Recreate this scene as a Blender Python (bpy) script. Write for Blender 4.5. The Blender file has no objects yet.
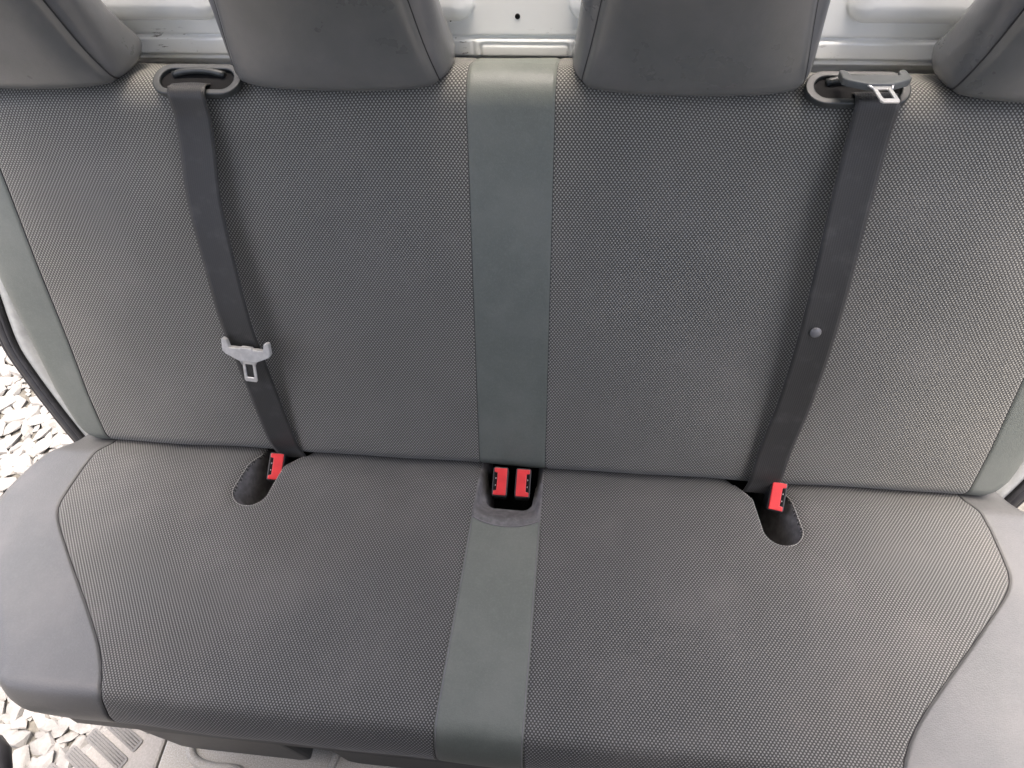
import bpy, bmesh, math, random
import numpy as np
from mathutils import Vector, Matrix

random.seed(7); np.random.seed(7)
sc = bpy.context.scene
C = sc.collection
R = math.radians

# ------------------------------------------------------------------ camera, sky, sun, exposure
def make_camera():
    yaw, pit, rol = -0.16033, 0.93595, -0.07451
    fwd = Vector((math.sin(yaw)*math.cos(pit), math.cos(yaw)*math.cos(pit), -math.sin(pit)))
    right = Vector((math.cos(yaw), -math.sin(yaw), 0)); up = right.cross(fwd)
    r2 = right*math.cos(rol) + up*math.sin(rol); u2 = up*math.cos(rol) - right*math.sin(rol)
    m = Matrix((r2, u2, -fwd)).transposed().to_4x4()
    m.translation = (0.10205, -0.56738, 1.46932)
    cd = bpy.data.cameras.new('camera'); co = bpy.data.objects.new('camera', cd); C.objects.link(co)
    co.matrix_world = m
    cd.sensor_width = 36.0; cd.lens = 684.2*36/1024
    cd.clip_start = 0.02; cd.clip_end = 500
    sc.camera = co
make_camera()

SUN_EL, SUN_AZ = R(87), R(75)          # azimuth measured from +y (rear) towards +x (right door)
w = bpy.data.worlds.new('World'); sc.world = w; w.use_nodes = True
nt = w.node_tree; nt.nodes.clear()
wo = nt.nodes.new('ShaderNodeOutputWorld'); bg = nt.nodes.new('ShaderNodeBackground')
sky = nt.nodes.new('ShaderNodeTexSky'); sky.sky_type = 'NISHITA'; sky.sun_disc = False
sky.sun_elevation = SUN_EL; sky.sun_rotation = SUN_AZ
sky.air_density = 0.43; sky.dust_density = 7.0; sky.ozone_density = 0.0
bg.inputs['Strength'].default_value = 0.15
nt.links.new(sky.outputs[0], bg.inputs[0]); nt.links.new(bg.outputs[0], wo.inputs[0])
sl = bpy.data.lights.new('sun', 'SUN'); sl.energy = .3; sl.angle = R(28); sl.color = (1, .99, .97)
so = bpy.data.objects.new('sun', sl); C.objects.link(so)
sd = Vector((math.sin(SUN_AZ)*math.cos(SUN_EL), math.cos(SUN_AZ)*math.cos(SUN_EL), math.sin(SUN_EL)))
so.rotation_euler = sd.to_track_quat('Z', 'Y').to_euler(); so.location = (3, 2, 6)
sc.view_settings.view_transform = 'Standard'; sc.view_settings.look = 'None'
sc.view_settings.gamma = 1.0; sc.view_settings.exposure = 2.72
sc.render.engine = 'CYCLES'
sc.cycles.max_bounces = 8; sc.cycles.diffuse_bounces = 5; sc.cycles.caustics_reflective = False

# ------------------------------------------------------------------ node helpers
class NT:
    def __init__(s, name):
        s.m = bpy.data.materials.new(name); s.m.use_nodes = True
        s.t = s.m.node_tree; s.b = s.t.nodes['Principled BSDF']
    def n(s, typ, **kw):
        x = s.t.nodes.new(typ)
        for k, v in kw.items(): setattr(x, k, v)
        return x
    def put(s, inp, v):
        if hasattr(v, 'is_linked') or hasattr(v, 'links'): s.t.links.new(v, inp)
        else: inp.default_value = v
    def math(s, op, a, b=None, c=None):
        x = s.n('ShaderNodeMath', operation=op)
        s.put(x.inputs[0], a)
        if b is not None: s.put(x.inputs[1], b)
        if c is not None: s.put(x.inputs[2], c)
        return x.outputs[0]
    def mix(s, f, a, b):
        x = s.n('ShaderNodeMix', data_type='RGBA')
        s.put(x.inputs[0], f); s.put(x.inputs[6], a); s.put(x.inputs[7], b)
        return x.outputs[2]
    def step(s, v, lo, hi, a=0.0, b=1.0):
        x = s.n('ShaderNodeMapRange', interpolation_type='SMOOTHSTEP')
        s.put(x.inputs[0], v); s.put(x.inputs[1], lo); s.put(x.inputs[2], hi); s.put(x.inputs[3], a); s.put(x.inputs[4], b)
        return x.outputs[0]
    def coord(s, kind='Object'):
        return s.n('ShaderNodeTexCoord').outputs[kind]
    def noise(s, vec, scale, detail=4, rough=.55, out=0):
        x = s.n('ShaderNodeTexNoise'); s.t.links.new(vec, x.inputs['Vector'])
        x.inputs['Scale'].default_value = scale; x.inputs['Detail'].default_value = detail
        x.inputs['Roughness'].default_value = rough
        return x.outputs[out]
    def bump(s, h, strength, dist, prev=None):
        x = s.n('ShaderNodeBump'); s.put(x.inputs['Height'], h)
        x.inputs['Strength'].default_value = strength; x.inputs['Distance'].default_value = dist
        if prev is not None: s.t.links.new(prev, x.inputs['Normal'])
        return x.outputs[0]
    def out(s, col, rough, spec=.5, normal=None, **kw):
        s.put(s.b.inputs['Base Color'], col); s.put(s.b.inputs['Roughness'], rough)
        s.b.inputs['Specular IOR Level'].default_value = spec
        if normal is not None: s.t.links.new(normal, s.b.inputs['Normal'])
        for k, v in kw.items(): s.put(s.b.inputs[k], v)
        return s.m

def g(v, r=1, gg=1, b=1): return (v*r, v*gg, v*b, 1)

def mat_fabric(name, dark, light, tint):
    """woven cloth: small raised light knots on a staggered grid, u and v in metres"""
    N = NT(name); uv = N.coord('UV')
    sp = N.n('ShaderNodeSeparateXYZ'); N.t.links.new(uv, sp.inputs[0])
    wob = N.noise(uv, 9.0, 2)
    u = N.math('ADD', N.math('DIVIDE', sp.outputs[0], .0047), N.math('MULTIPLY', wob, .8))
    v = N.math('ADD', N.math('DIVIDE', sp.outputs[1], .0062), N.math('MULTIPLY', wob, .5))
    def lattice(o):
        a = N.math('SUBTRACT', N.math('FRACT', N.math('ADD', u, o)), .5)
        b = N.math('SUBTRACT', N.math('FRACT', N.math('ADD', v, o)), .5)
        a = N.math('MULTIPLY', a, 4.7); b = N.math('MULTIPLY', b, 6.0)
        return N.math('SQRT', N.math('ADD', N.math('MULTIPLY', a, a), N.math('MULTIPLY', b, b)))
    d = N.math('MINIMUM', lattice(0.0), lattice(0.5))
    dot = N.step(d, .75, 1.55, 1.0, 0.0)
    fine = N.noise(uv, 900.0, 2)
    dust = N.step(N.noise(uv, 7.0, 5, .6), .42, .75)
    smear = N.step(N.noise(uv, 2.2, 6, .65), .5, .72)
    k = N.math('MULTIPLY', dot, N.math('ADD', .6, N.math('MULTIPLY', fine, .8)))
    lt = N.mix(N.math('MULTIPLY', smear, .6), light, tuple(light[i]*tint[i] for i in range(3)) + (1,))
    col = N.mix(k, dark, lt)
    col = N.mix(N.math('MULTIPLY', dust, .09), col, (.30, .275, .25, 1))
    nb = N.bump(dot, .5, .0006)
    nb = N.bump(N.noise(uv, 14.0, 3), .25, .004, nb)
    return N.out(col, .72, .3, nb, **{'Sheen Weight': .12, 'Sheen Roughness': .5})

def mat_vinyl(name, col, rough=.46, grain=420.0, spec=.45, bump=.25, speck=.30):
    N = NT(name); o = N.coord('Object')
    vor = N.n('ShaderNodeTexVoronoi', feature='DISTANCE_TO_EDGE'); N.t.links.new(o, vor.inputs['Vector'])
    vor.inputs['Scale'].default_value = grain
    big = N.noise(o, 11.0, 5, .6); mid = N.noise(o, 60.0, 4)
    c = N.mix(N.step(big, .35, .7), col, (col[0]*1.25, col[1]*1.21, col[2]*1.22, 1))
    fg = N.noise(o, 330, 3, .7)
    c = N.mix(N.math('MULTIPLY', N.step(fg, .45, .7), speck), c, tuple(x*1.5 for x in col[:3]) + (1,))
    c = N.mix(N.math('MULTIPLY', N.step(mid, .5, .75), .25 if speck else 0.0), c, tuple(x*1.35 for x in col[:3]) + (1,))
    r = N.math('ADD', rough - .07, N.math('MULTIPLY', big, .16))
    nb = N.bump(N.step(vor.outputs[0], 0, .25), bump, .0004)
    nb = N.bump(big, .2, .006, nb)
    return N.out(c, r, spec, nb)

def mat_plain(name, col, rough=.5, spec=.5, metallic=0, vary=.15, scale=40, bump=.1):
    N = NT(name); o = N.coord('Object')
    n1 = N.noise(o, scale, 5, .6)
    c = N.mix(N.step(n1, .35, .7), tuple(x*(1-vary) for x in col[:3]) + (1,), tuple(min(1, x*(1+vary)) for x in col[:3]) + (1,))
    nb = N.bump(n1, bump, .001)
    return N.out(c, N.math('ADD', rough-.08, N.math('MULTIPLY', n1, .16)), spec, nb, Metallic=metallic)

def mat_webbing():
    N = NT('belt_webbing_weave'); uv = N.coord('UV')
    sp = N.n('ShaderNodeSeparateXYZ'); N.t.links.new(uv, sp.inputs[0])
    u = N.math('SINE', N.math('MULTIPLY', sp.outputs[0], 2*math.pi/.0030))
    v = N.math('SINE', N.math('MULTIPLY', N.math('ADD', sp.outputs[1], N.math('MULTIPLY', sp.outputs[0], .6)), 2*math.pi/.0022))
    h = N.math('MULTIPLY', N.math('ADD', u, 1), N.math('ADD', v, 1))
    wear = N.step(N.noise(uv, 30, 5, .65), .5, .75)
    stripe = N.math('MULTIPLY', N.step(u, -.4, 1), .22)
    c = N.mix(stripe, (.026, .0256, .0225, 1), (.047, .046, .041, 1))
    c = N.mix(N.math('MULTIPLY', wear, .35), c, (.085, .082, .076, 1))
    return N.out(c, .5, .45, N.bump(h, .25, .0004), **{'Sheen Weight': .25, 'Sheen Roughness': .35})

def mat_paint():
    N = NT('white_body_paint'); o = N.coord('Object')
    sp = N.n('ShaderNodeSeparateXYZ'); N.t.links.new(o, sp.inputs[0])
    dirt = N.step(N.noise(o, 6, 6, .65), .45, .8)
    c = N.mix(N.math('MULTIPLY', dirt, .35), (.86, .88, .85, 1), (.70, .71, .66, 1))
    # scuffs: scratches worn through near the lower flange, where cargo rubs
    mp = N.n('ShaderNodeMapping'); N.t.links.new(o, mp.inputs[0]); mp.inputs['Scale'].default_value = (60, 60, 260)
    sn = N.noise(mp.outputs[0], 1.0, 4, .6)
    area = N.step(N.noise(o, 13.0, 2), .54, .62)
    low = N.step(sp.outputs[2], 1.022, 1.012)
    k = N.math('MULTIPLY', N.math('MULTIPLY', N.step(sn, .60, .66), area), low)
    c = N.mix(N.math('MULTIPLY', k, .85), c, (.10, .085, .06, 1))
    return N.out(c, .28, .5, N.bump(N.noise(o, 90, 3), .06, .002), **{'Coat Weight': .5, 'Coat Roughness': .12})

def mat_floor():
    N = NT('speckled_beige_floor_covering'); o = N.coord('Object')
    sp1 = N.noise(o, 420, 3, .7); big = N.noise(o, 5, 5)
    c = N.mix(N.step(sp1, .42, .62), (.28, .272, .242, 1), (.40, .39, .355, 1))
    c = N.mix(N.math('MULTIPLY', N.step(big, .45, .7), .4), c, (.43, .40, .34, 1))
    return N.out(c, .7, .3, N.bump(sp1, .2, .001))

def mat_stone():
    N = NT('pale_limestone'); o = N.coord('Object')
    oi = N.n('ShaderNodeAttribute'); oi.attribute_name = 'tone'
    n1 = N.noise(o, 22, 6, .65); n2 = N.noise(o, 160, 4, .6)
    c = N.mix(N.step(n1, .4, .7), (.165, .161, .150, 1), (.24, .235, .22, 1))
    c = N.mix(N.math('MULTIPLY', N.step(n1, .58, .75), .3), c, (.30, .22, .15, 1))
    c = N.mix(N.math('MULTIPLY', oi.outputs['Fac'], .35), c, (.22, .20, .17, 1))
    return N.out(c, .85, .2, N.bump(N.math('ADD', n1, N.math('MULTIPLY', n2, .4)), .6, .006))

M = dict(
    fabric_back=mat_fabric('dotted_grey_cloth', g(.060, 1.03, 1.02, .90), g(.31, 1.03, 1.02, .90), (1.0, .96, .90)),
    fabric_seat=mat_fabric('dotted_grey_cloth_seat', g(.042, 1.01, 1.01, .94), g(.220, 1.01, 1.01, .94), (1.04, .97, .90)),  # same cloth as the backrest, in a darker tone
    strip=mat_vinyl('grey_leatherette', (.116, .129, .111, 1)),
    bolster=mat_vinyl('grey_leatherette_side', (.086, .088, .085, 1), .42, 300.0, .5),
    back_side=mat_vinyl('grey_leatherette_back', (.107, .118, .103, 1), .5),
    head=mat_vinyl('headrest_leatherette', (.124, .127, .118, 1), .28, 320.0, .6, .05, 0.0),
    headside=mat_vinyl('headrest_leatherette_side', (.120, .124, .122, 1), .28, 320.0, .6, .05, 0.0),
    lining=mat_plain('charcoal_felt_lining', (.15, .147, .145, 1), .8, .2, 0, .2, 80),
    thread=mat_plain('pale_sewing_thread', (.42, .41, .38, 1), .7, .2),
    darkthread=mat_plain('dark_seam_cord', (.035, .035, .036, 1), .7, .2),
    cord=mat_plain('grey_seam_cord', (.17, .165, .165, 1), .55, .4),
    web=mat_webbing(),
    black=mat_plain('black_plastic', (.018, .018, .019, 1), .42, .5, 0, .2),
    pit=mat_plain('black_cavity', (.008, .008, .008, 1), .8, .2),
    red=mat_plain('red_button_plastic', (.66, .035, .04, 1), .38, .5, 0, .06, 60, .05),
    bezel=mat_plain('grey_belt_guide_plastic', (.036, .040, .038, 1), .42, .5, 0, .15, 120, .15),
    tongue=mat_plain('worn_grey_tongue_plastic', (.50, .49, .45, 1), .45, .5, 0, .12, 90, .1),
    tongue_dark=mat_plain('dark_grey_tongue_plastic', (.10, .108, .105, 1), .42, .5, 0, .12, 90, .1),
    steel=mat_plain('zinc_plated_steel', (.72, .72, .70, 1), .34, .5, .75, .08, 120, .05),
    button=mat_plain('grey_stop_button', (.14, .14, .14, 1), .35, .5),
    paint=mat_paint(),
    pillar=mat_plain('shaded_pillar_paint', (.30, .31, .30, 1), .35, .5, 0, .1, 60, .05),  # white body paint greyed, the pillar's shade put into its colour
    seal=mat_plain('black_rubber_seal', (.022, .022, .024, 1), .38, .55, 0, .2, 60),
    floor=mat_floor(),
    step=mat_plain('beige_step_plastic', (.275, .262, .238, 1), .62, .35, 0, .1, 300, .2),
    tread=mat_plain('grey_step_tread', (.16, .156, .147, 1), .7, .3, 0, .12, 300, .2),
    base=mat_plain('seat_base_plastic', (.030, .032, .033, 1), .5, .45, 0, .2, 90),
    stone=mat_stone(),
    soil=mat_plain('pale_stone_dust', (.12, .115, .10, 1), .95, .1, 0, .3, 25, .5),
    roof=mat_plain('headliner_grey', (.42, .42, .40, 1), .9, .1),
    trim=mat_plain('dark_door_trim', (.03, .03, .032, 1), .5, .4),
)

# ------------------------------------------------------------------ object helpers
def link(name, me, mat, parent=None):
    o = bpy.data.objects.new(name, me); C.objects.link(o)
    if mat is not None: me.materials.append(M[mat])
    if parent is not None: o.parent = parent
    return o
def empty(name, loc=(0, 0, 0)):
    o = bpy.data.objects.new(name, None); C.objects.link(o); o.location = loc; o.empty_display_size = .05
    return o
def tag(o, label, cat, group=None, kind=None):
    o['label'] = label; o['category'] = cat
    if group: o['group'] = group
    if kind: o['kind'] = kind
    return o
def from_data(name, V, F, mat, parent=None, uv=None, smooth=True, origin=None):
    V = np.asarray(V, float)
    me = bpy.data.meshes.new(name)
    me.from_pydata([tuple(v) for v in V], [], F)
    if uv is not None:
        l = me.uv_layers.new(name='UVMap'); li = np.zeros(len(me.loops), int); me.loops.foreach_get('vertex_index', li)
        l.data.foreach_set('uv', np.asarray(uv, float)[li].ravel())
    if smooth: me.polygons.foreach_set('use_smooth', [True]*len(me.polygons))
    me.update()
    return link(name, me, mat, parent)
def grid_faces(nr, nc):
    F = []
    for i in range(nr-1):
        for j in range(nc-1):
            a = i*nc + j; F.append((a, a+1, a+nc+1, a+nc))
    return F
def tube(pts, rad, seg=8, closed=False):
    """verts and faces of a tube along points; rad may be a list"""
    P = [Vector(p) for p in pts]; n = len(P); V = []; F = []
    up = Vector((0.13, .31, .94)).normalized(); prev = None
    for i, p in enumerate(P):
        t = (P[(i+1) % n]-P[i-1]) if closed else (P[min(i+1, n-1)]-P[max(i-1, 0)])
        t.normalize()
        if prev is None: a = t.cross(up).normalized()
        else: a = (prev - t*prev.dot(t)).normalized()
        prev = a; b = t.cross(a); r = rad[i] if hasattr(rad, '__len__') else rad
        for k in range(seg):
            th = 2*math.pi*k/seg; V.append(p + a*(r*math.cos(th)) + b*(r*math.sin(th)))
    m = n if closed else n-1
    for i in range(m):
        for k in range(seg):
            j = (i+1) % n
            F.append((i*seg+k, i*seg+(k+1) % seg, j*seg+(k+1) % seg, j*seg+k))
    if not closed:
        F.append(tuple(range(seg))[::-1]); F.append(tuple((n-1)*seg+k for k in range(seg)))
    return V, F
def join(parts):
    V = []; F = []
    for v, f in parts:
        o = len(V); V += [tuple(x) for x in v]; F += [tuple(i+o for i in q) for q in f]
    return V, F
def bevelled(name, verts2d, depth, mat, parent, xf, bev=.001, seg=2, hole=None):
    """extrude a 2-D outline (with an optional hole outline) by depth along local z and bevel it; xf maps local -> world"""
    bm = bmesh.new()
    def loop(pts, z): return [bm.verts.new((p[0], p[1], z)) for p in pts]
    n = len(verts2d)
    if hole is None:
        a = loop(verts2d, 0); b = loop(verts2d, depth)
        bm.faces.new(a[::-1]); bm.faces.new(b)
        for i in range(n): bm.faces.new((a[i], a[(i+1) % n], b[(i+1) % n], b[i]))
    else:
        a = loop(verts2d, 0); b = loop(verts2d, depth); c = loop(hole, 0); d = loop(hole, depth)
        for i in range(n):
            j = (i+1) % n
            bm.faces.new((a[i], a[j], b[j], b[i])); bm.faces.new((c[j], c[i], d[i], d[j]))
            bm.faces.new((b[i], b[j], d[j], d[i])); bm.faces.new((a[j], a[i], c[i], c[j]))
    bmesh.ops.recalc_face_normals(bm, faces=bm.faces)
    if bev: bmesh.ops.bevel(bm, geom=[e for e in bm.edges if e.calc_face_angle(0) > .6], offset=bev, segments=seg, affect='EDGES', profile=.6)
    for v in bm.verts: v.co = xf(v.co)
    me = bpy.data.meshes.new(name); bm.to_mesh(me); bm.free()
    o = link(name, me, mat, parent)
    return o
def box(name, lo, hi, mat, parent, bev=.004, xf=None):
    w_, d_, h_ = hi[0]-lo[0], hi[1]-lo[1], hi[2]-lo[2]
    f = (lambda c: Vector((c.x+lo[0], c.y+lo[1], c.z+lo[2]))) if xf is None else xf
    return bevelled(name, [(0, 0), (w_, 0), (w_, d_), (0, d_)], h_, mat, parent, f, bev)
def ss(x, a, b):
    t = np.clip((np.asarray(x, float)-a)/(b-a), 0, 1); return t*t*(3-2*t)

# ------------------------------------------------------------------ seat surfaces
RB, TS = 0.3794, 0.1096             # recline of the backrest, tilt of the cushion
ZC = .45                            # height of the crease above the van floor
sR, cR, sT, cT = math.sin(RB), math.cos(RB), math.sin(TS), math.cos(TS)
def bp(x, a, b):
    """backrest frame: a up along its face, b out of the face"""
    return np.stack([x*np.ones_like(a), a*sR - b*cR, ZC + a*cR + b*sR], -1)
def sp_(x, s, n):
    """cushion frame: s forward from the crease, n out of the top"""
    return np.stack([x*np.ones_like(s), -s*cT + n*sT, ZC + s*sT + n*cT], -1)
def bv(x, a, b=0.0): return Vector(bp(np.float64(x), np.float64(a), np.float64(b)))
def sv(x, s, n=0.0): return Vector(sp_(np.float64(x), np.float64(s), np.float64(n)))

A0, RT, RBOT = .574, .046, .030     # start of the top roll, its radius, radius of the bottom roll
def back_profile(s):
    """arc length s from the crease edge -> (a, b, na, nb) position and normal in the backrest frame"""
    s = np.asarray(s, float)
    a = s.copy(); b = np.zeros_like(s); na = np.zeros_like(s); nb = np.ones_like(s)
    th = np.clip((s-A0)/RT, 0, math.pi/2); m = s > A0
    a = np.where(m, A0 + RT*np.sin(th), a); b = np.where(m, -RT*(1-np.cos(th)), b)
    na = np.where(m, np.sin(th), na); nb = np.where(m, np.cos(th), nb)
    ex = np.maximum(0, s - A0 - RT*math.pi/2); b = b - ex
    K = RBOT*.9 - .009
    th2 = np.clip((K-s)/RBOT, 0, 1.9); m2 = s < K
    a = np.where(m2, K - RBOT*np.sin(th2), a); b = np.where(m2, -RBOT*(1-np.cos(th2)), b)
    na = np.where(m2, -np.sin(th2), na); nb = np.where(m2, np.cos(th2), nb)
    return a, b, na, nb
S0, R1, R2, T1, T2 = .406, .024, .088, R(58), R(118)
def seat_profile(s):
    """flat top, a tight fold at the front edge, then a slower roll under"""
    s = np.asarray(s, float)
    a1 = np.clip((s-S0)/R1, 0, T1); L1 = R1*T1
    a2 = np.clip((s-S0-L1)/R2, 0, T2-T1); th = a1 + a2
    p = np.where(s > S0, S0 + R1*np.sin(a1) + R2*(np.sin(th)-np.sin(a1)), s)
    n = -R1*(1-np.cos(a1)) - R2*(np.cos(a1)-np.cos(th))
    ex = np.maximum(0, s-S0-L1-R2*(T2-T1))
    p = p + ex*math.cos(T2); n = n - ex*math.sin(T2)
    return p, n, np.sin(th), np.cos(th)
def waviness(x, s, k):
    return .0016*np.sin(7.3*x+k)*np.sin(9.1*s+1.3*k) + .0009*np.sin(17*x+23*s+k) + .0007*np.sin(31*x-19*s+2*k)
def crest_drop(x):
    return .013*ss(np.abs(x), .10, .40) + .008*ss(np.abs(x), .6, .8)
def crown(x):      # each place is slightly hollowed, the strip stands a little proud
    ax = np.abs(x)
    return -.006*np.sin(np.clip((ax-.06)/.67, 0, 1)*math.pi)
def back_point(x, s, lift=0.0):
    a, b, na, nb = back_profile(s)
    drop = crest_drop(x)*ss(s, .40, .60)
    ox = crown(x)*ss(s, .03, .2)*(1-ss(s, .5, .6)) + waviness(x, s, .4) + lift
    return bp(x, a - drop + na*ox, b + nb*ox)
def seat_point(x, s, lift=0.0):
    p, n, np_, nn = seat_profile(s)
    lift = lift - .016*(1-ss(s, -.022, .034))
    ox = waviness(x, s, 2.1) - .004*ss(np.abs(x), .15, .4)*(1-ss(np.abs(x), .5, .7))*ss(s, .05, .2)*(1-ss(s, .25, .4)) + lift
    return sp_(x, p + np_*ox, n + nn*ox)
def edge_dip(d, depth=.0022, w_=.0026):
    return -depth*np.exp(-(d/w_)**2)
EDGE = np.array([0, .0006, .0012, .002, .003, .0045, .0065, .009, .013])
def cols_between(w_, inner=.012):
    """fractions across a panel with columns crowded at both edges"""
    k = max(2, int((w_-2*.013)/inner))
    mid = np.linspace(.013, w_-.013, k+1)[1:-1]
    return np.concatenate([EDGE, mid, (w_-EDGE)[::-1]])/w_

WB, WS = .0560, .735
def back_seam(s): return np.interp(s, [-.06, 0, .1, .5, .7], [.722, .731, .735, .737, .735])
def back_outer(s): return np.interp(s, [-.06, .0, .03, .1, .22, .3, .5, .6, .7], [.765, .780, .795, .808, .818, .824, .82, .80, .77])
srows = np.unique(np.concatenate([np.linspace(-.037, .03, 26), np.linspace(.03, .56, 90), np.linspace(.55, .66, 36), np.linspace(.66, .70, 6)]))

def panel(name, lfun, rfun, rows, point, mat, parent, wref, inner=.012, dips=(.0015, .0015)):
    t = cols_between(wref, inner)
    X = np.stack([lfun(s) + (rfun(s)-lfun(s))*t for s in rows]); S = np.repeat(rows[:, None], len(t), 1)
    dl = np.abs(X - X[:, :1]); dr = np.abs(X - X[:, -1:])
    lift = edge_dip(dl, dips[0]) + edge_dip(dr, dips[1])
    P = point(X, S, lift)
    uv = np.stack([X, S], -1).reshape(-1, 2)
    return from_data(name, P.reshape(-1, 3), grid_faces(*X.shape), mat, parent, uv)

bench = empty('bench_seat', (0, 0, 0))
tag(bench, 'wide grey bench seat of dotted cloth and leatherette with four headrests, across the van', 'bench seat')

backrest = panel('backrest', lambda s: -WB + 0*s, lambda s: WB + 0*s, srows, back_point, 'strip', bench, .112, .006)
backrest.name = 'center_strip'
# shell behind and below the cover panels
def back_shell():
    rows = np.array([0.012, .04, .1, .2, .3, .4, .5, .58]); V = []; F = []
    out = np.array([back_outer(s) for s in rows])-.004
    prof = []
    for i, s in enumerate(rows):
        b0, b1 = -.016, -.125
        ring = [(-out[i], b0-.012), (-out[i]+.02, b0), (out[i]-.02, b0), (out[i], b0-.012), (out[i], b1+.02), (out[i]-.02, b1), (-out[i]+.02, b1), (-out[i], b1+.02)]
        for x, b in ring: V.append(bp(np.float64(x), np.float64(s), np.float64(b)))
    n = 8
    for i in range(len(rows)-1):
        for k in range(n): F.append((i*n+k, i*n+(k+1) % n, (i+1)*n+(k+1) % n, (i+1)*n+k))
    F.append(tuple(range(n))); F.append(tuple((len(rows)-1)*n+k for k in range(n))[::-1])
    return V, F
V, F = back_shell()
shell = from_data('backrest', V, F, 'base', bench, smooth=False)
backrest.parent = shell
panel('fabric_panel', lambda s: -back_seam(s), lambda s: -WB + 0*s, srows, back_point, 'fabric_back', shell, .68, .008, (.0022, .0015))
panel('fabric_panel', lambda s: WB + 0*s, lambda s: back_seam(s), srows, back_point, 'fabric_back', shell, .68, .008)
def back_side(sign):
    rows = srows; t = np.concatenate([EDGE/.085, np.linspace(.2, 1, 8)])
    th = np.linspace(0, math.pi/2, 9)[1:]; rr = .028
    X = []; LB = []
    for s in rows:
        xi = back_seam(s); xo = back_outer(s)
        flat = xi + (xo-rr-xi)*t
        X.append(np.concatenate([flat, xo-rr+rr*np.sin(th), [xo, xo]]))
        LB.append(np.concatenate([edge_dip(flat-xi), -rr*(1-np.cos(th)), [-rr-.04, -rr-.09]]))
    X = np.array(X); LB = np.array(LB); S = np.repeat(rows[:, None], X.shape[1], 1)
    P = back_point(sign*X, S, 0.0)
    P = P + LB[..., None]*np.array([0, -cR, sR])
    return from_data('side_panel', P.reshape(-1, 3), grid_faces(*X.shape), 'back_side', shell, np.stack([X, S], -1).reshape(-1, 2))
for s_ in (-1, 1): back_side(s_)

# cushion ---------------------------------------------------------------
cush = None
SEAM_S = np.array([-.10, 0, .026, .06, .10, .127, .141, .155, .170, .185, .20, .25, .30, .34, .36, .38, .40, .42, .45, .50, .56, .65])
SEAM_X = np.array([.710, .731, .742, .747, .749, .749, .746, .739, .728, .715, .701, .655, .608, .571, .554, .540, .529, .522, .520, .526, .535, .54])
def seat_seam(s): return np.interp(s, SEAM_S, SEAM_X)
def seat_outer(s): return np.interp(s, [-.07, 0, .03, .06, .1, .15, .2, .25, .3, .363, .40, .43, .47, .52, .58, .65], [.80, .842, .862, .874, .886, .892, .876, .836, .794, .738, .716, .704, .696, .692, .688, .68])
def strip_edge(s): return np.interp(s, [-.07, 0, .12, .4, .65], [.051, .054, .0565, .059, .058])
frows = np.unique(np.concatenate([np.linspace(-.10, -.055, 6), np.linspace(-.05, .36, 84), np.linspace(.36, .52, 44), np.linspace(.52, .62, 12)]))

PEND, PR = .079, .0295
def pk_c(s): return np.interp(s, [-.10, -.05, 0, .03, .079], [.372, .388, .411, .426, .4335])
def pk_r(s): return np.interp(s, [-.10, -.05, 0, .03, .079], [.066, .056, .0345, .0295, .0295])
def pocket_sdf(x, s, sign):
    ax = sign*x
    return np.where(s > PEND, np.hypot(ax-pk_c(PEND), s-PEND)-PR, np.abs(ax-pk_c(s))-pk_r(s))
def slot_rim(x):
    return .113 + .014*(1-np.clip(np.abs(x)/.0535, 0, 1)**2.2) - .012
def slot_sdf(x, s):
    return s - slot_rim(x)
def hole_sdf(x, s):
    hw = .0435 - .10*np.maximum(s, 0); r = .014
    qx = np.abs(x)-hw+r; qs = s-.070+r
    return np.hypot(np.maximum(qx, 0), np.maximum(qs, 0)) + np.minimum(np.maximum(qx, qs), 0) - r
def pocket_lift(d):
    """profile from the signed distance to the rim: rounded lip, steep wall, floor"""
    lip = -.0065*np.exp(-np.maximum(d, 0)/.0075)
    inn = np.maximum(-d, 0)
    wall = -.0065 - .100*ss(inn, -.004, .034)
    return np.where(d > 0, lip, wall)
def slot_lift(x, s, d):
    dh = hole_sdf(x, s); side = ss(strip_edge(s)-np.abs(x), 0, .012)
    bowl = -.020*(1-ss(dh, -.002, .036))*side*ss(-d, -.001, .014)
    pit_ = -.11*ss(-dh, -.0015, .009)
    return bowl + pit_

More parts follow.
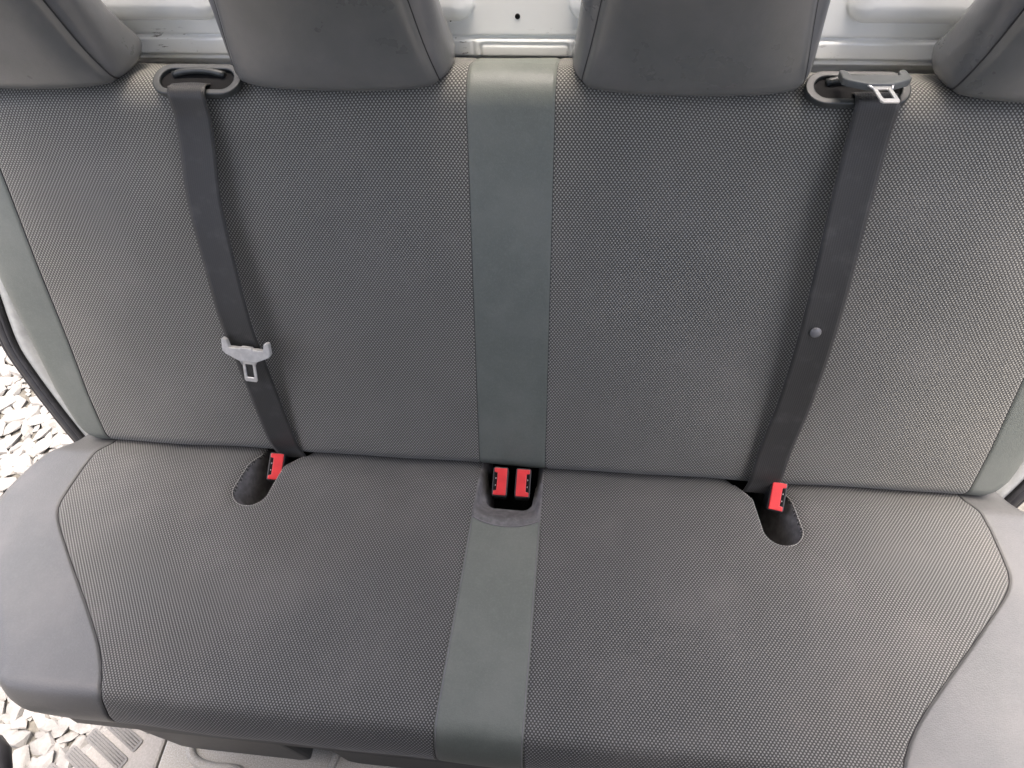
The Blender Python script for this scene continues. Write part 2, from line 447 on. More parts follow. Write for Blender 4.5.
def seat_fabric(side, cushion):
    lf = (lambda s: -seat_seam(s)) if side < 0 else (lambda s: strip_edge(s))
    rf = (lambda s: -strip_edge(s)) if side < 0 else (lambda s: seat_seam(s))
    pk = -1 if side < 0 else 1
    wref = .69
    x0 = -.742 if side < 0 else .053
    t = cols_between(wref, .008)
    tc = np.linspace((pk*.4225-.070-x0)/wref, (pk*.4225+.070-x0)/wref, 92)
    t = np.unique(np.round(np.concatenate([t[(t < tc[0]) | (t > tc[-1])], tc]), 6))
    rows = np.unique(np.round(np.concatenate([frows[frows > .128], np.linspace(-.10, -.054, 12), np.linspace(-.05, .128, 116)]), 6))
    X = np.stack([lf(s) + (rf(s)-lf(s))*t for s in rows]); S = np.repeat(rows[:, None], len(t), 1)
    lift = edge_dip(np.abs(X-X[:, :1]), .0022 if side < 0 else .0018) + edge_dip(np.abs(X-X[:, -1:]), .0018 if side < 0 else .0022)
    d = pocket_sdf(X, S, pk)
    lift = lift + pocket_lift(d)
    P = seat_point(X, S, lift).reshape(-1, 3)
    uv = np.stack([X, S], -1).reshape(-1, 2)
    F = grid_faces(*X.shape); df = d.ravel()
    inside = [f for f in F if max(df[i] for i in f) < .0008]; ins = set(inside)
    outside = [f for f in F if f not in ins]
    def sub(faces):
        idx = sorted({i for f in faces for i in f}); mp = {k: j for j, k in enumerate(idx)}
        return P[idx], [tuple(mp[i] for i in f) for f in faces], uv[idx]
    v, f, q = sub(outside); from_data('fabric_panel', v, f, 'fabric_seat', cushion, q)
    v, f, q = sub(inside); pocket = from_data('buckle_pocket', v, f, 'lining', cushion, q)
    # dashed stitching round the rim
    parts = []; th = np.linspace(-.2, math.pi+.2, 200)
    rim = []
    for q_ in np.linspace(-.004, PEND, 60): rim.append((pk*(pk_c(q_)+pk_r(q_)+.0022), q_))
    for a in np.linspace(0, math.pi, 60): rim.append((pk*(pk_c(PEND)+(PR+.0022)*math.cos(a)), PEND+(PR+.0022)*math.sin(a)))
    for q_ in np.linspace(PEND, -.004, 60): rim.append((pk*(pk_c(q_)-pk_r(q_)-.0022), q_))
    L = np.concatenate([[0], np.cumsum(np.hypot(*np.diff(np.array(rim), axis=0).T))]); rim = np.array(rim)
    pos = 0
    while pos < L[-1]-.003:
        pts = []
        for q_ in (0, .0013, .0026):
            x = np.interp(pos+q_, L, rim[:, 0]); s = np.interp(pos+q_, L, rim[:, 1])
            pts.append(Vector(seat_point(np.float64(x), np.float64(s), float(pocket_lift(np.float64(.0022)))+.0010)))
        parts.append(tube(pts, [.0005, .0009, .0005], 5)); pos += .0040
    v, f = join(parts); from_data('stitching', v, f, 'thread', pocket)

def seat_strip(cushion):
    rows = np.unique(np.round(np.concatenate([frows[frows > .132], np.linspace(-.10, -.054, 12), np.linspace(-.05, .132, 122)]), 6))
    t = cols_between(.108, .0016)
    X = np.stack([-strip_edge(s) + 2*strip_edge(s)*t for s in rows]); S = np.repeat(rows[:, None], len(t), 1)
    d = slot_sdf(X, S)
    lift = edge_dip(np.abs(X-X[:, :1]), .0018) + edge_dip(np.abs(X-X[:, -1:]), .0018) + slot_lift(X, S, d)
    P = seat_point(X, S, lift).reshape(-1, 3); uv = np.stack([X, S], -1).reshape(-1, 2)
    F = grid_faces(*X.shape); df = d.ravel()
    inside = [f for f in F if max(df[i] for i in f) < .0006]; ins = set(inside)
    outside = [f for f in F if f not in ins]
    def sub(faces):
        idx = sorted({i for f in faces for i in f}); mp = {k: j for j, k in enumerate(idx)}
        return P[idx], [tuple(mp[i] for i in f) for f in faces], uv[idx]
    v, f, q = sub(outside); from_data('center_strip', v, f, 'strip', cushion, q)
    v, f, q = sub(inside); pk = from_data('buckle_slot', v, f, 'lining', cushion, q)
    xs = np.linspace(-.0535, .0535, 50)
    pts = [Vector(seat_point(np.float64(x), np.float64(slot_rim(x)), .0006)) for x in xs]
    v, f = tube(pts, .0013, 6); from_data('piping', v, f, 'cord', pk)

def seat_bolster(sign, cushion):
    rows = frows; t = np.concatenate([EDGE/.12, np.linspace(.14, 1, 12)]); th = np.linspace(0, math.pi/2, 11)[1:]
    X = []; DN = []
    for s in rows:
        xi = seat_seam(s); xo = seat_outer(s); rr = min(.050, (xo-xi)*.6)
        flat = xi + (xo-rr-xi)*t
        X.append(np.concatenate([flat, xo-rr+rr*np.sin(th), [xo-.003, xo-.012, xo-.03]]))
        DN.append(np.concatenate([edge_dip(flat-xi) - .004*t**2, -.004-rr*(1-np.cos(th)), -rr-np.array([.03, .08, .11])*float(1-.93*ss(s, .38, .44))]))
    X = np.array(X); DN = np.array(DN); S = np.repeat(rows[:, None], X.shape[1], 1)
    p, n, np_, nn = seat_profile(S)
    ox = waviness(sign*X, S, 2.1) + DN - .016*(1-ss(S, -.022, .034))
    P = sp_(sign*X, p + np_*ox, n + nn*ox)
    return from_data('side_bolster', P.reshape(-1, 3), grid_faces(*X.shape), 'bolster', cushion, np.stack([X, S], -1).reshape(-1, 2))

def seat_core():
    """foam body under the covers"""
    V = []; F = []; rows = np.linspace(-.05, .42, 20)
    for s in rows:
        xo = float(seat_outer(s))-.05
        for x, n in ((-xo, -.12), (xo, -.12), (xo, -.19), (-xo, -.19)): V.append(sp_(np.float64(x), np.float64(min(s, .415)), np.float64(n)))
    for i in range(len(rows)-1):
        for k in range(4): F.append((i*4+k, i*4+(k+1) % 4, (i+1)*4+(k+1) % 4, (i+1)*4+k))
    F.append((0, 1, 2, 3)); F.append(tuple((len(rows)-1)*4+k for k in (3, 2, 1, 0)))
    return from_data('seat_cushion', V, F, 'base', bench, smooth=False)
cush = seat_core()
def rear_light_stop():  # added black panel that stops light showing through behind the buckle openings
    V = []
    for x in (-.80, .80):
        for a, b in ((.05, -.05), (-.02, -.062), (-.10, -.062), (-.26, -.03)): V.append(bp(np.float64(x), np.float64(a), np.float64(b)))
        for a, b in ((-.26, -.045), (-.10, -.075), (-.02, -.075), (.05, -.065)): V.append(bp(np.float64(x), np.float64(a), np.float64(b)))
    F = [(i, (i+1) % 8, 8+(i+1) % 8, 8+i) for i in range(8)] + [tuple(range(8))[::-1], tuple(range(8, 16))]
    return from_data('rear_light_stop', V, F, 'pit', shell, smooth=False)
rear_light_stop()
seat_fabric(-1, cush); seat_fabric(1, cush); seat_strip(cush)
for s_ in (-1, 1): seat_bolster(s_, cush)

# dark seams where bolsters meet the cloth, thread along the centre strips
def seam_line(name, fx, point, s0, s1, mat, parent, rad, lift, n=160):
    pts = [Vector(point(np.float64(fx(s)), np.float64(s), lift)) for s in np.linspace(s0, s1, n)]
    v, f = tube(pts, rad, 6); return from_data(name, v, f, mat, parent)
for s_ in (-1, 1):
    seam_line('seam', lambda s: s_*float(seat_seam(s)), seat_point, -.02, .56, 'darkthread', cush, .0007, -.0016)
    seam_line('seam', lambda s: s_*float(back_seam(s)), back_point, -.01, .66, 'darkthread', shell, .0007, -.0016)
    seam_line('stitching', lambda s: s_*(float(strip_edge(s))-.0022), seat_point, .10, .55, 'cord', cush, .0006, -.0006)
    seam_line('seam', lambda s: s_*WB, back_point, .0, .66, 'darkthread', shell, .0005, -.0017)

# lower frame under the cushion
base = empty('seat_base'); base.parent = bench
def frame_piece(name, x0, x1, y0, y1, z0, z1, ch):
    bevelled(name, [(x0, z0+ch), (x0+ch, z0), (x1-ch, z0), (x1, z0+ch), (x1, z1), (x0, z1)], y1-y0, 'base', base,
             lambda c: Vector((c.x, y0+c.z, c.y)), .006)
frame_piece('base_cover', -.60, -.345, -.425, -.15, .05, .34, .02)
frame_piece('base_cover', -.285, .55, -.418, -.15, .03, .34, .02)
frame_piece('base_crossmember', -.62, .62, -.15, .0, .02, .33, .02)

# ------------------------------------------------------------------ headrests
def make_headrest(cx):
    lean = R(-7)                    # front face leans towards the front as it rises
    upv = Vector((0, math.sin(lean), math.cos(lean))); bk = Vector((0, math.cos(lean), -math.sin(lean)))
    org = bv(cx, .5855, .017) - Vector((0, 0, crest_drop(np.float64(cx))*.35))
    root = empty('headrest'); root.parent = bench
    hs = np.concatenate([[0, .0015, .004, .008, .013, .019, .026], np.linspace(.036, .165, 14), [.174, .182, .188, .192, .194]])
    H = .194
    def sect(h):
        """half width of the front face, half width of the body, depth offset of the front, depth"""
        wf = .1335 - .22*h*(1-.25*h/H); wf = wf - .0045*np.exp(-h/.008)
        wo = wf + .013 + .07*h
        edge = min(h, H-h); R_ = .021
        cut = 0.0 if edge >= R_ else R_*(1-math.sqrt(max(0, 1-(1-edge/R_)**2)))
        return wf - .30*cut, wo - .30*cut, cut*1.0, .098 - .25*h - 1.7*cut
    tf = np.concatenate([[-1, -.995, -.988, -.975, -.955, -.92], np.linspace(-.86, .86, 25), [.92, .955, .975, .988, .995, 1]])
    Vf = []; Vs = []
    for h in hs:
        wf, wo, off, dep = sect(h); arch = .0030*math.exp(-h/.02)
        for t in tf:
            d = off + .011*max(0, (.075-h)/.075)**2 - .010*(1-t*t) + .0050*math.exp(-((1-abs(t))*wf/.0035)**2) + .010*abs(t)**6
            hh = h + arch*(1-abs(t)**2.5)
            Vf.append(org + Vector((t*wf, 0, 0)) + upv*hh + bk*d)
        # side and rear: from right seam round the back to the left seam
        d0 = off + .017 + .011*max(0, (.075-h)/.075)**2
        ring = []
        n = 9
        for k in range(n):      # right flank bulges out
            u = k/(n-1); ring.append((wf + (wo-wf)*math.sin(u*math.pi*.5)**.7 , d0 - .004*math.exp(-0) *0 + u*dep*.45))
        for k in range(1, 9):   # rear right corner
            u = k/8*math.pi/2; rc = min(.035, dep*.4)
            ring.append((wo-rc+rc*math.cos(u), d0 + dep*.45 + (dep*.55-rc)*min(1, k/3) + rc*math.sin(u)))
        full = ring + [(0.0, ring[-1][1]+.002)] + [(-x, d) for x, d in ring[::-1]]
        for x, d in full: Vs.append(org + Vector((x, 0, 0)) + upv*h + bk*d)
    nf = len(tf); ns = len(Vs)//len(hs)
    Ff = grid_faces(len(hs), nf); Fs = grid_faces(len(hs), ns)
    front = from_data('front_panel', Vf, Ff, 'head', root)
    # close under and over
    Fs.append(tuple(range(ns))); Fs.append(tuple((len(hs)-1)*ns+k for k in range(ns))[::-1])
    side = from_data('side_panel', Vs, Fs, 'headside', root)
    parts = []
    for sg in (0, nf-1):
        pts = [Vf[i*nf+sg] + bk*.0012 for i in range(2, len(hs)-3)]
        v, f = tube(pts, .0012, 6); from_data('seam', v, f, 'darkthread', root)
    # posts into the backrest
    parts = [tube([org + Vector((sx, 0, 0)) + bk*.05 + upv*.03, org + Vector((sx, 0, 0)) + bk*.055 - upv*.08], .006, 10) for sx in (-.06, .06)]
    v, f = parts[0]; from_data('post', v, f, 'steel', root); v, f = parts[1]; from_data('post', v, f, 'steel', root)
    return root
for cx in (-.650, -.2185, .2175, .648): make_headrest(cx)

# ------------------------------------------------------------------ belt guides (bezels let into the crest of the backrest)
def make_guide(cx):
    root = empty('belt_guide'); root.parent = bench
    o = bv(cx, .592, 0.0) - Vector((0, 0, .008)); ex = Vector((1, 0, 0))
    tilt = R(18); ev = Vector((0, math.cos(tilt), math.sin(tilt))); en = Vector((0, -math.sin(tilt), math.cos(tilt)))
    o = o + ev*.012 + en*.006
    def rt(L, Wd, n=14):             # racetrack outline
        pts = []
        for k in range(n+1): a = -math.pi/2 + math.pi*k/n; pts.append((L+Wd*math.cos(a), Wd*math.sin(a)))
        for k in range(n+1): a = math.pi/2 + math.pi*k/n; pts.append((-L+Wd*math.cos(a), Wd*math.sin(a)))
        return pts
    f = lambda c: o + ex*c.x + ev*c.y + en*c.z
    outer, inner = rt(.036, .0240), rt(.034, .0158)
    bevelled('bezel', outer, .009, 'bezel', root, f, .0022, 3, hole=inner)
    bevelled('throat', rt(.0330, .0160), .0035, 'pit', root, lambda c: f(c) + en*.0005, 0)
    # curved rear bar over which the webbing slides
    pts = [f(Vector((x, .0085 + .004*(1-(x/.035)**2), 0.006+.003*(1-(x/.035)**2)))) for x in np.linspace(-.035, .035, 14)]
    v, fc = tube(pts, .0042, 10); from_data('slider_bar', v, fc, 'bezel', root)
    return o, ev, en
G1 = make_guide(-.408); G2 = make_guide(.412)

# ------------------------------------------------------------------ seat belts
def catmull(P, n):
    P = np.array(P, float); t = np.arange(len(P)); tt = np.linspace(0, len(P)-1, n); out = np.zeros((n, P.shape[1]))
    Q = np.vstack([2*P[0]-P[1], P, 2*P[-1]-P[-2]])
    for k, u in enumerate(tt):
        i = min(int(u), len(P)-2); f = u-i; p0, p1, p2, p3 = Q[i:i+4]
        out[k] = .5*((2*p1)+(-p0+p2)*f+(2*p0-5*p1+4*p2-p3)*f*f+(-p0+3*p1-3*p2+p3)*f**3)
    return out
def make_webbing(path, root, tuck, width=.0500, twist=None):
    """path rows: x, a, b in the backrest frame, going down; the upper end dives into the guide"""
    P = catmull(path, 90); pts = bp(P[:, 0], P[:, 1], P[:, 2])
    top = np.array([np.array(q) for q in tuck]); pts = np.vstack([top, pts])
    n = len(pts); V = []; uv = []; L = 0; th = .0007; nc = 9
    for i in range(n):
        t = pts[min(i+1, n-1)] - pts[max(i-1, 0)]; t /= np.linalg.norm(t)
        wv = np.array([1., 0, 0]); wv = wv - t*(wv@t)
        wv /= np.linalg.norm(wv); nv = np.cross(wv, t); nv = nv/np.linalg.norm(nv)
        if nv[1] > 0: nv = -nv
        if twist: a = twist(i/n); wv, nv = wv*math.cos(a)+nv*math.sin(a), nv*math.cos(a)-wv*math.sin(a)
        L += np.linalg.norm(pts[i]-pts[max(i-1, 0)])
        for sgn in (1, -1):
            for k in range(nc):
                u = (k/(nc-1)-.5)*width
                V.append(pts[i] + wv*u + nv*(sgn*th + .0012*(2*u/width)**2)); uv.append((u, L))
    F = []; m = 2*nc
    for i in range(n-1):
        for k in range(nc-1):
            F.append((i*m+k, i*m+k+1, (i+1)*m+k+1, (i+1)*m+k))
            F.append((i*m+nc+k+1, i*m+nc+k, (i+1)*m+nc+k, (i+1)*m+nc+k+1))
        F.append((i*m+nc, i*m, (i+1)*m, (i+1)*m+nc)); F.append((i*m+nc-1, i*m+m-1, (i+1)*m+m-1, (i+1)*m+nc-1))
    return from_data('webbing', V, F, 'web', root, uv)
def guide_tuck(G, x0):
    o, ev, en = G; ox = Vector((x0, o.y, o.z))
    return [ox + ev*.004 - en*.04, ox + ev*.003 - en*.016, ox - ev*.001 + en*.002, ox - ev*.009 + en*.0095, ox - ev*.017 + en*.0120, ox - ev*.025 + en*.0108, ox - ev*.030 + en*.004]
belt1 = empty('seat_belt', bv(-.404, .6))
tag(belt1, 'black seat belt with its pale tongue hanging halfway down the backrest', 'seat belt', 'seat belts on the backrest')
belt2 = empty('seat_belt', bv(.412, .6))
tag(belt2, 'black seat belt with tongue up at the guide and a stop button lower down', 'seat belt', 'seat belts on the backrest')
inv = lambda o: Matrix.Translation(-o.location)
make_webbing([(-.416, .560, .012), (-.420, .52, .012), (-.4265, .45, .016), (-.424, .36, .021), (-.4195, .27, .024), (-.416, .215, .019), (-.411, .14, .010), (-.402, .06, .006), (-.396, .02, .004), (-.392, -.02, -.012)], belt1, guide_tuck(G1, -.4150))
make_webbing([(.4315, .560, .014), (.431, .53, .014), (.4295, .46, .018), (.4300, .38, .021), (.4300, .28, .020), (.427, .17, .012), (.417, .08, .010), (.412, .02, .013), (.409, -.02, .000)], belt2, guide_tuck(G2, .4310))

def make_tongue(root, o, ex, ey, en, mat_body):
    """local: x across, y towards the tip, z out"""
    f = lambda c: o + ex*c.x + ey*c.y + en*c.z
    t = empty('tongue'); t.parent = root
    body = [(-.0375, -.018), (-.0345, -.0195), (-.0290, -.016), (-.0270, -.0045), (-.010, -.0045), (-.0085, -.0065), (.0085, -.0065), (.010, -.0045), (.0270, -.0045), (.0290, -.016), (.0345, -.0195), (.0375, -.018),
            (.0385, .002), (.034, .0075), (.013, .0185), (-.013, .0185), (-.034, .0075), (-.0385, .002)]
    bevelled('tongue_grip', body, .0085, mat_body, t, lambda c: f(c) - en*.003, .0018, 2)
    outl = [(-.0135, .012), (-.0105, .020), (-.0105, .053), (-.0085, .056), (.0085, .056), (.0105, .053), (.0105, .020), (.0135, .012)]
    hole = [(-.0055, .024), (-.0058, .0255), (-.0058, .0465), (-.0052, .048), (.0052, .048), (.0058, .0465), (.0058, .0255), (.0055, .024)]
    bevelled('latch_plate', outl, .0024, 'steel', t, lambda c: f(c) + en*.0005, .0005, 1, hole=hole)
    # shoulders of the plate flaring under the grip
    v, fc = join([tube([f(Vector((sx*.0195, .011, .0030))), f(Vector((sx*.0125, .0185, .0030))), f(Vector((sx*.0100, .025, .0028)))], [.0010, .0014, .0012], 6) for sx in (-1, 1)])
    from_data('plate_shoulder', v, fc, 'steel', t)
    return t
n_back = Vector((0, -cR, sR)); a_back = Vector((0, sR, cR))
d1 = (-a_back*1.0 + Vector((-.08, 0, 0))).normalized(); e1 = d1.cross(n_back).normalized()
e1 = -e1 if e1.x < 0 else e1
make_tongue(belt1, bv(-.408, .220, .030), e1, d1, n_back, 'tongue')
o2, ev2, en2 = G2
d2 = (Vector((.04, -.97, .10))).normalized(); n2 = Vector((0, .12, .97)); e2 = d2.cross(n2).normalized()
e2 = -e2 if e2.x < 0 else e2
n2 = e2.cross(d2); n2 = -n2 if n2.z < 0 else n2
make_tongue(belt2, Vector((.424, o2.y-.014, o2.z+.022)), e2, d2, n2, 'tongue_dark')
# stop button
def make_button(root, x, a, b):
    o = bv(x, a, b); bm = bmesh.new()
    bmesh.ops.create_uvsphere(bm, u_segments=20, v_segments=12, radius=1)
    for v in bm.verts:
        c = v.co.copy(); v.co = o + Vector((1, 0, 0))*c.x*.0078 + a_back*c.y*.0078 + n_back*c.z*.0030
    for f_ in bm.faces: f_.smooth = True
    me = bpy.data.meshes.new('stop_button'); bm.to_mesh(me); bm.free(); link('stop_button', me, 'button', root)
make_button(belt2, .4265, .292, .0228)
for b_ in (belt1, belt2):
    for ch in list(b_.children): ch.matrix_parent_inverse = inv(b_)

# ------------------------------------------------------------------ buckles
def make_buckle(p, axis, roll, slot_side, label):
    root = empty('belt_buckle', p); tag(root, label, 'buckle', 'red seat belt buckles')
    az = Vector(axis).normalized(); ax = Vector((1, 0, 0)); ax = (ax - az*ax.dot(az)).normalized(); ay = az.cross(ax)
    ax, ay = ax*math.cos(roll)+ay*math.sin(roll), ay*math.cos(roll)-ax*math.sin(roll)
    f = lambda c: ax*c.x + ay*c.y + az*c.z
    hw, hl = .0128, .0245
    def rr(hx, hy, r, n=4):
        pts = []
        for cx_, cy_, a0 in ((hx-r, hy-r, 0), (-hx+r, hy-r, math.pi/2), (-hx+r, -hy+r, math.pi), (hx-r, -hy+r, 1.5*math.pi)):
            for k in range(n+1): a = a0+math.pi/2*k/n; pts.append((cx_+r*math.cos(a), cy_+r*math.sin(a)))
        return pts
    house = bevelled('housing', rr(hw, hl, .004), .055, 'black', root, lambda c: f(c) - az*.056, .0015, 2)
    s = slot_side; e = hw-.0022; i_ = hw-.0075
    btn = [(-s*e, -hl+.0022), (s*e, -hl+.0022), (s*e, -hl+.0090), (s*i_, -hl+.0100), (s*i_, hl-.0100), (s*e, hl-.0090), (s*e, hl-.0022), (-s*e, hl-.0022)]
    bevelled('release_button', btn, .0050, 'red', root, lambda c: f(c) - az*.0022, .0012, 2)
    bevelled('latch_slot', [(s*(i_+.0005), -hl+.0108), (s*(e-.0004), -hl+.0108), (s*(e-.0004), hl-.0108), (s*(i_+.0005), hl-.0108)], .0004, 'pit', root, lambda c: f(c) - az*.0006, 0)
    v, fc = join([tube([f(Vector((s*(i_+.0022), y, .0006)) - Vector((0, 0, .0))), f(Vector((s*(i_+.0022), y, .0006))) + ay*.0022], .0008, 6) for y in (-.0075, .004)])
    from_data('latch_catch', v, fc, 'steel', root)
    v, fc = tube([f(Vector((0, 0, -.055))), f(Vector((0, -.004, -.10))), f(Vector((0, .01, -.15)))], .008, 8)
    from_data('stalk', v, fc, 'black', root)
    return root
make_buckle(sv(-.0165, .0335, .003), (.06, -.36, .9), 0.0, -1, 'left buckle of the pair side by side in the black centre slot, red button')
make_buckle(sv(.0215, .0335, .003), (.06, -.36, .9), 0.0, 1, 'right buckle of the pair side by side in the black centre slot, red button')
make_buckle(sv(-.4075, .031, -.002), (.26, -.34, .9), .02, -1, 'single red-button buckle in the pocket below the belt with the pale hanging tongue')
make_buckle(sv(.4325, .026, .004), (-.10, -.46, .88), -.16, 1, 'single red-button buckle in the pocket below the belt with the round stop button')

# ------------------------------------------------------------------ van body round the seat
van = empty('van_body', (0, .33, 0))
tag(van, 'white painted metal van body with ribbed bulkhead, beige floor and door opening round the bench', 'van')
vinv = inv(van)
YB = .335
def slot_boxes(): return [(-.90, -.405), (-.300, -.058), (.066, .310), (.408, .90)]
def bulkhead():
    xs = np.unique(np.round(np.concatenate([np.arange(-.92, .921, .006)] + [np.arange(e-.03, e+.03, .002) for b in slot_boxes() for e in b]), 5))
    zs = np.unique(np.round(np.concatenate([np.arange(.70, .97, .03), np.arange(.97, 1.16, .0016), np.arange(1.16, 1.46, .006)]), 5))
    X, Z = np.meshgrid(xs, zs); D = .20*(Z-1.0)
    for k in range(3):
        z0 = 1.030 + .125*k; z1 = z0+.085
        for x0, x1 in slot_boxes():
            r = .024; cx, cz = (x0+x1)/2, (z0+z1)/2
            qx = np.abs(X-cx)-(x1-x0)/2+r; qz = np.abs(Z-cz)-(z1-z0)/2+r
            d = np.hypot(np.maximum(qx, 0), np.maximum(qz, 0))+np.minimum(np.maximum(qx, qz), 0)-r
            D -= .025*np.sqrt(np.clip(-d/.028, 0, 1)*(2-np.clip(-d/.028, 0, 1)))
    D += .005*np.exp(-((Z-1.0085)/.0019)**2)            # groove above the flange
    flange = ss(Z, .9835, .9865)*(1-ss(Z, 1.0035, 1.0065)); D -= .0008*flange
    # pressed plates on the flange
    for x0, x1 in ((-.052, .067),):
        r = .006; qx = np.abs(X-(x0+x1)/2)-(x1-x0)/2+r; qz = np.abs(Z-.990)-.011+r
        d = np.hypot(np.maximum(qx, 0), np.maximum(qz, 0))+np.minimum(np.maximum(qx, qz), 0)-r
        D += .0020*np.exp(-(d/.0016)**2)*flange
    D += .0016*np.exp(-((X+.062)/.002)**2)*flange + .0016*np.exp(-((X-.074)/.002)**2)*flange
    below = 1-ss(Z, .979, .9835); D += .014*(1-ss(Z, .960, .983)) + .004*np.exp(-((Z-.9825)/.0018)**2)
    V = np.stack([X, YB + D, Z], -1).reshape(-1, 3)
    return from_data('bulkhead', V, [f[::-1] for f in grid_faces(*X.shape)], 'paint', van)
bh = bulkhead(); bh.matrix_parent_inverse = vinv
def disc_tube(name, p, r, parent):
    pts = [Vector(p)+Vector((0, -.0008, 0)), Vector(p)+Vector((0, .012, 0))]
    v, f = tube(pts, r, 20); return from_data(name, v, f, 'pit', parent, smooth=False)
disc_tube('bolt_hole', (-.0015, YB+.0066, 1.034), .0034, bh)
disc_tube('bolt_hole', (-.088, YB-.006, 1.0345), .0012, bh)

def keep(o, parent=van):
    o.parent = parent; o.matrix_parent_inverse = inv(van) if parent is van else Matrix(); return o
roof = box('roof', (-.78, -1.75, 1.62), (.78, .30, 1.67), 'roof', van, .01); roof.matrix_parent_inverse = vinv
blocker = box('front_light_blocker', (-.88, -.97, 0), (.88, -.87, 1.05), 'trim', van, .03); blocker.matrix_parent_inverse = vinv  # unseen panel added to keep front light off the cushion edge
# door pillar and seal on both sides (they follow the line of the backrest)
def pillar(sign):
    path = [(.30, .874), (.24, .880), (.20, .884), (.165, .886), (.135, .884), (.10, .876), (.05, .862), (0, .846), (-.05, .828), (-.12, .80)]
    P = catmull([(x, a) for a, x in path], 60)
    V = []; prof = [(-.115, -.13), (-.075, -.115), (-.040, -.085), (-.024, -.066), (-.014, -.058), (-.006, -.057), (.004, -.062), (.010, -.075), (.012, -.11)]
    for x, a in P:
        for dx, b in prof: V.append(bp(np.float64(sign*(x+dx)), np.float64(a), np.float64(b)))
    F = grid_faces(len(P), len(prof))
    if sign < 0: F = [q[::-1] for q in F]
    p = from_data('door_pillar', V, F, 'pillar', van); p.matrix_parent_inverse = vinv
    parts = []
    for dx, b, r in ((.021, -.066, .0125), (.034, -.064, .0055), (.012, -.060, .0045)):
        v, f = tube([bv(sign*(x+dx), a, b) for x, a in P], r, 10); from_data('rubber_seal', v, f, 'seal', p)
pillar(-1); pillar(1)

# floor and door step
fl = bevelled('floor', [(-.662, -1.3), (.90, -1.3), (.90, .30), (-.662, .30)], .03, 'floor', van, lambda c: Vector((c.x, c.y, c.z-.03)), .003); fl.matrix_parent_inverse = vinv
# raised moulding on the floor in front of the seat base
rim = catmull([(-.615, -.400), (-.606, -.425), (-.590, -.440), (-.56, -.447), (-.50, -.449), (-.497, -.47), (-.495, -.50)], 40)
v, f = tube([Vector((x, y, .002)) for x, y in rim], .009, 8); mo = from_data('floor_moulding', v, f, 'floor', fl)
rim = catmull([(-.318, -.40), (-.325, -.43), (-.345, -.47), (-.36, -.52)], 20)
v, f = tube([Vector((x, y, .0)) for x, y in rim], .007, 8); from_data('floor_moulding', v, f, 'floor', fl)
step = bevelled('door_step', [(-.6665, -1.0), (-.6665, .06), (-.70, .06), (-.735, -.24), (-.79, -.39), (-.835, -.477), (-.90, -.60), (-.92, -1.0)], .10, 'step', van, lambda c: Vector((c.x, c.y, c.z-.102)), .006); step.matrix_parent_inverse = vinv
def tread(c, ang, L, Wd, cutx):
    """oval-cornered tread field with fine ribs"""
    root = empty('tread'); root.parent = step
    ca, sa = math.cos(ang), math.sin(ang); f = lambda q: Vector((c[0]+q.x*ca-q.y*sa, c[1]+q.x*sa+q.y*ca, q.z-.001))
    r = .005; pts = []
    for cx_, cy_, a0 in ((L-r, Wd-r, 0), (-L+r, Wd-r, math.pi/2), (-L+r, -Wd+r, math.pi), (L-r, -Wd+r, 1.5*math.pi)):
        for k in range(6): a = a0+math.pi/2*k/5; pts.append((cx_+r*math.cos(a), cy_+r*math.sin(a)))
    bevelled('tread_base', pts, .0015, 'tread', root, f, 0)
    parts = []
    n = int(2*Wd/.0042)
    for k in range(1, n):
        y = -Wd + k*2*Wd/n; e = L - (.006 if abs(y) < Wd-.005 else .006)
        parts.append(tube([f(Vector((-e, y, .0018))), f(Vector((e, y, .0013)))], .0010, 6))
    v, fc = join(parts); from_data('ribs', v, fc, 'tread', root)
TA = R(-27)
for k in range(-4, 3): tread((-.777+.016*k+(.012*k if k < 0 else 0), -.437+.033*k), TA, .052, .0125, 0)

# forward edge of the door opening, dark trim
v, f = tube([Vector((-.788, -.475, .30)), Vector((-.765, -.488, .302)), Vector((-.745, -.515, .305)), Vector((-.73, -.58, .31))], .018, 10)
tr = from_data('door_trim', v, f, 'trim', van); tr.matrix_parent_inverse = vinv

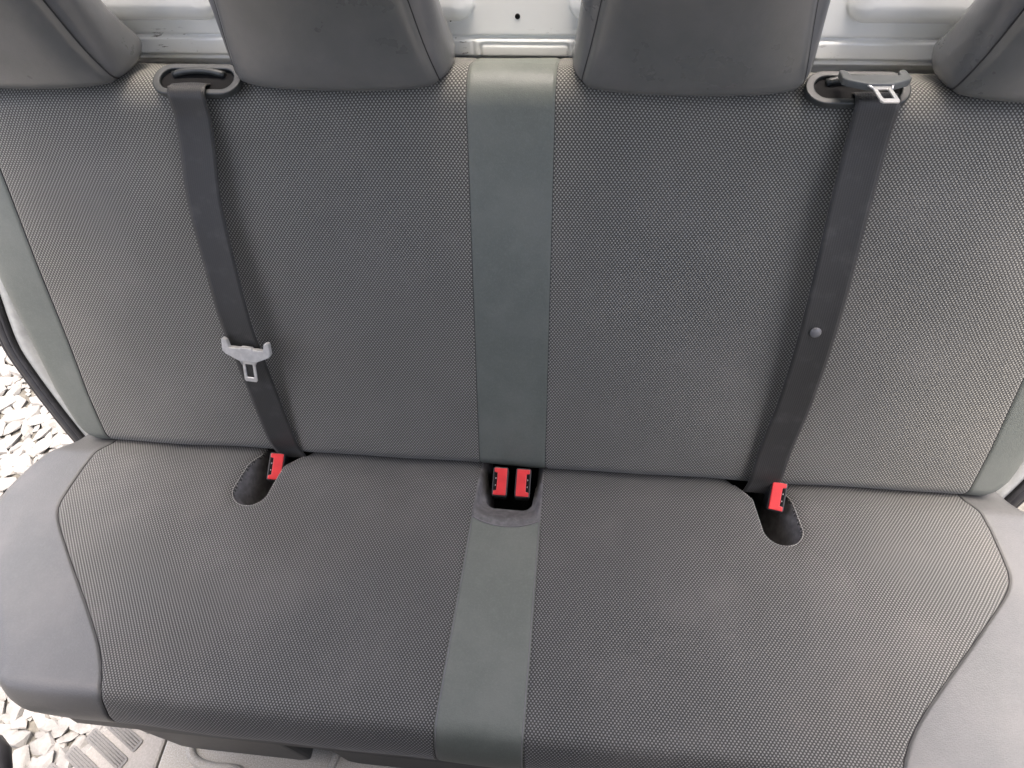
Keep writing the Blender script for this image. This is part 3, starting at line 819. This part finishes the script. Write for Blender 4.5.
# ------------------------------------------------------------------ ground outside
gm = bmesh.new()
vs = [gm.verts.new(p) for p in ((-150, -150, -.412), (150, -150, -.412), (150, 150, -.412), (-150, 150, -.412))]; gm.faces.new(vs)
me = bpy.data.meshes.new('ground'); gm.to_mesh(me); gm.free()
go = link('ground', me, 'soil'); go['kind'] = 'structure'; go['label'] = 'pale stony ground outside the van'; 
def stones():
    rng = np.random.default_rng(11); bm = bmesh.new(); tone = []
    placed = []; cell = {}
    def ok(x, y, r):
        i, j = int(x//.12), int(y//.12)
        for a in range(i-1, i+2):
            for b in range(j-1, j+2):
                for (px, py, pr) in cell.get((a, b), ()):
                    if (px-x)**2+(py-y)**2 < (.59*(pr+r))**2: return False
        return True
    for r_lo, r_hi, tries in ((.030, .044, 4500), (.018, .030, 14000), (.009, .018, 18000)):
        for _ in range(tries):
            x, y = rng.uniform(-2.3, -.86), rng.uniform(-.9, 1.1); r = rng.uniform(r_lo, r_hi)
            if ok(x, y, r): placed.append((x, y, r)); cell.setdefault((int(x//.12), int(y//.12)), []).append((x, y, r))
    for x, y, r in placed:
        n = 16; p = rng.normal(size=(n, 3)); p /= np.linalg.norm(p, axis=1)[:, None]
        an = rng.uniform(0, math.pi); st = rng.uniform(.7, .95)
        p[:, 0] *= 1.25; p[:, 1] *= st; p[:, 2] = np.clip(p[:, 2], -1, .32)*.62
        q = p.copy(); q[:, 0] = p[:, 0]*math.cos(an)-p[:, 1]*math.sin(an); q[:, 1] = p[:, 0]*math.sin(an)+p[:, 1]*math.cos(an)
        q = q*r; tl = rng.normal(0, .12, 2); q[:, 2] += q[:, 0]*tl[0]+q[:, 1]*tl[1]
        vs = [bm.verts.new((x+c[0], y+c[1], -.42+r*.15+c[2]+.012)) for c in q]
        res = bmesh.ops.convex_hull(bm, input=vs)
        junk = [e for e in res['geom_interior'] if isinstance(e, bmesh.types.BMVert)]
        if junk: bmesh.ops.delete(bm, geom=junk, context='VERTS')
    bmesh.ops.bevel(bm, geom=bm.edges[:], offset=.0035, segments=2, affect='EDGES', clamp_overlap=True)
    me = bpy.data.meshes.new('gravel'); bm.to_mesh(me); bm.free()
    o = link('gravel', me, 'stone'); tag(o, 'loose broken pale limestone covering the ground outside the left door', 'gravel', kind='stuff')
    return o
stones()

# children built in world coordinates under the van body keep their place
bpy.context.view_layer.update()
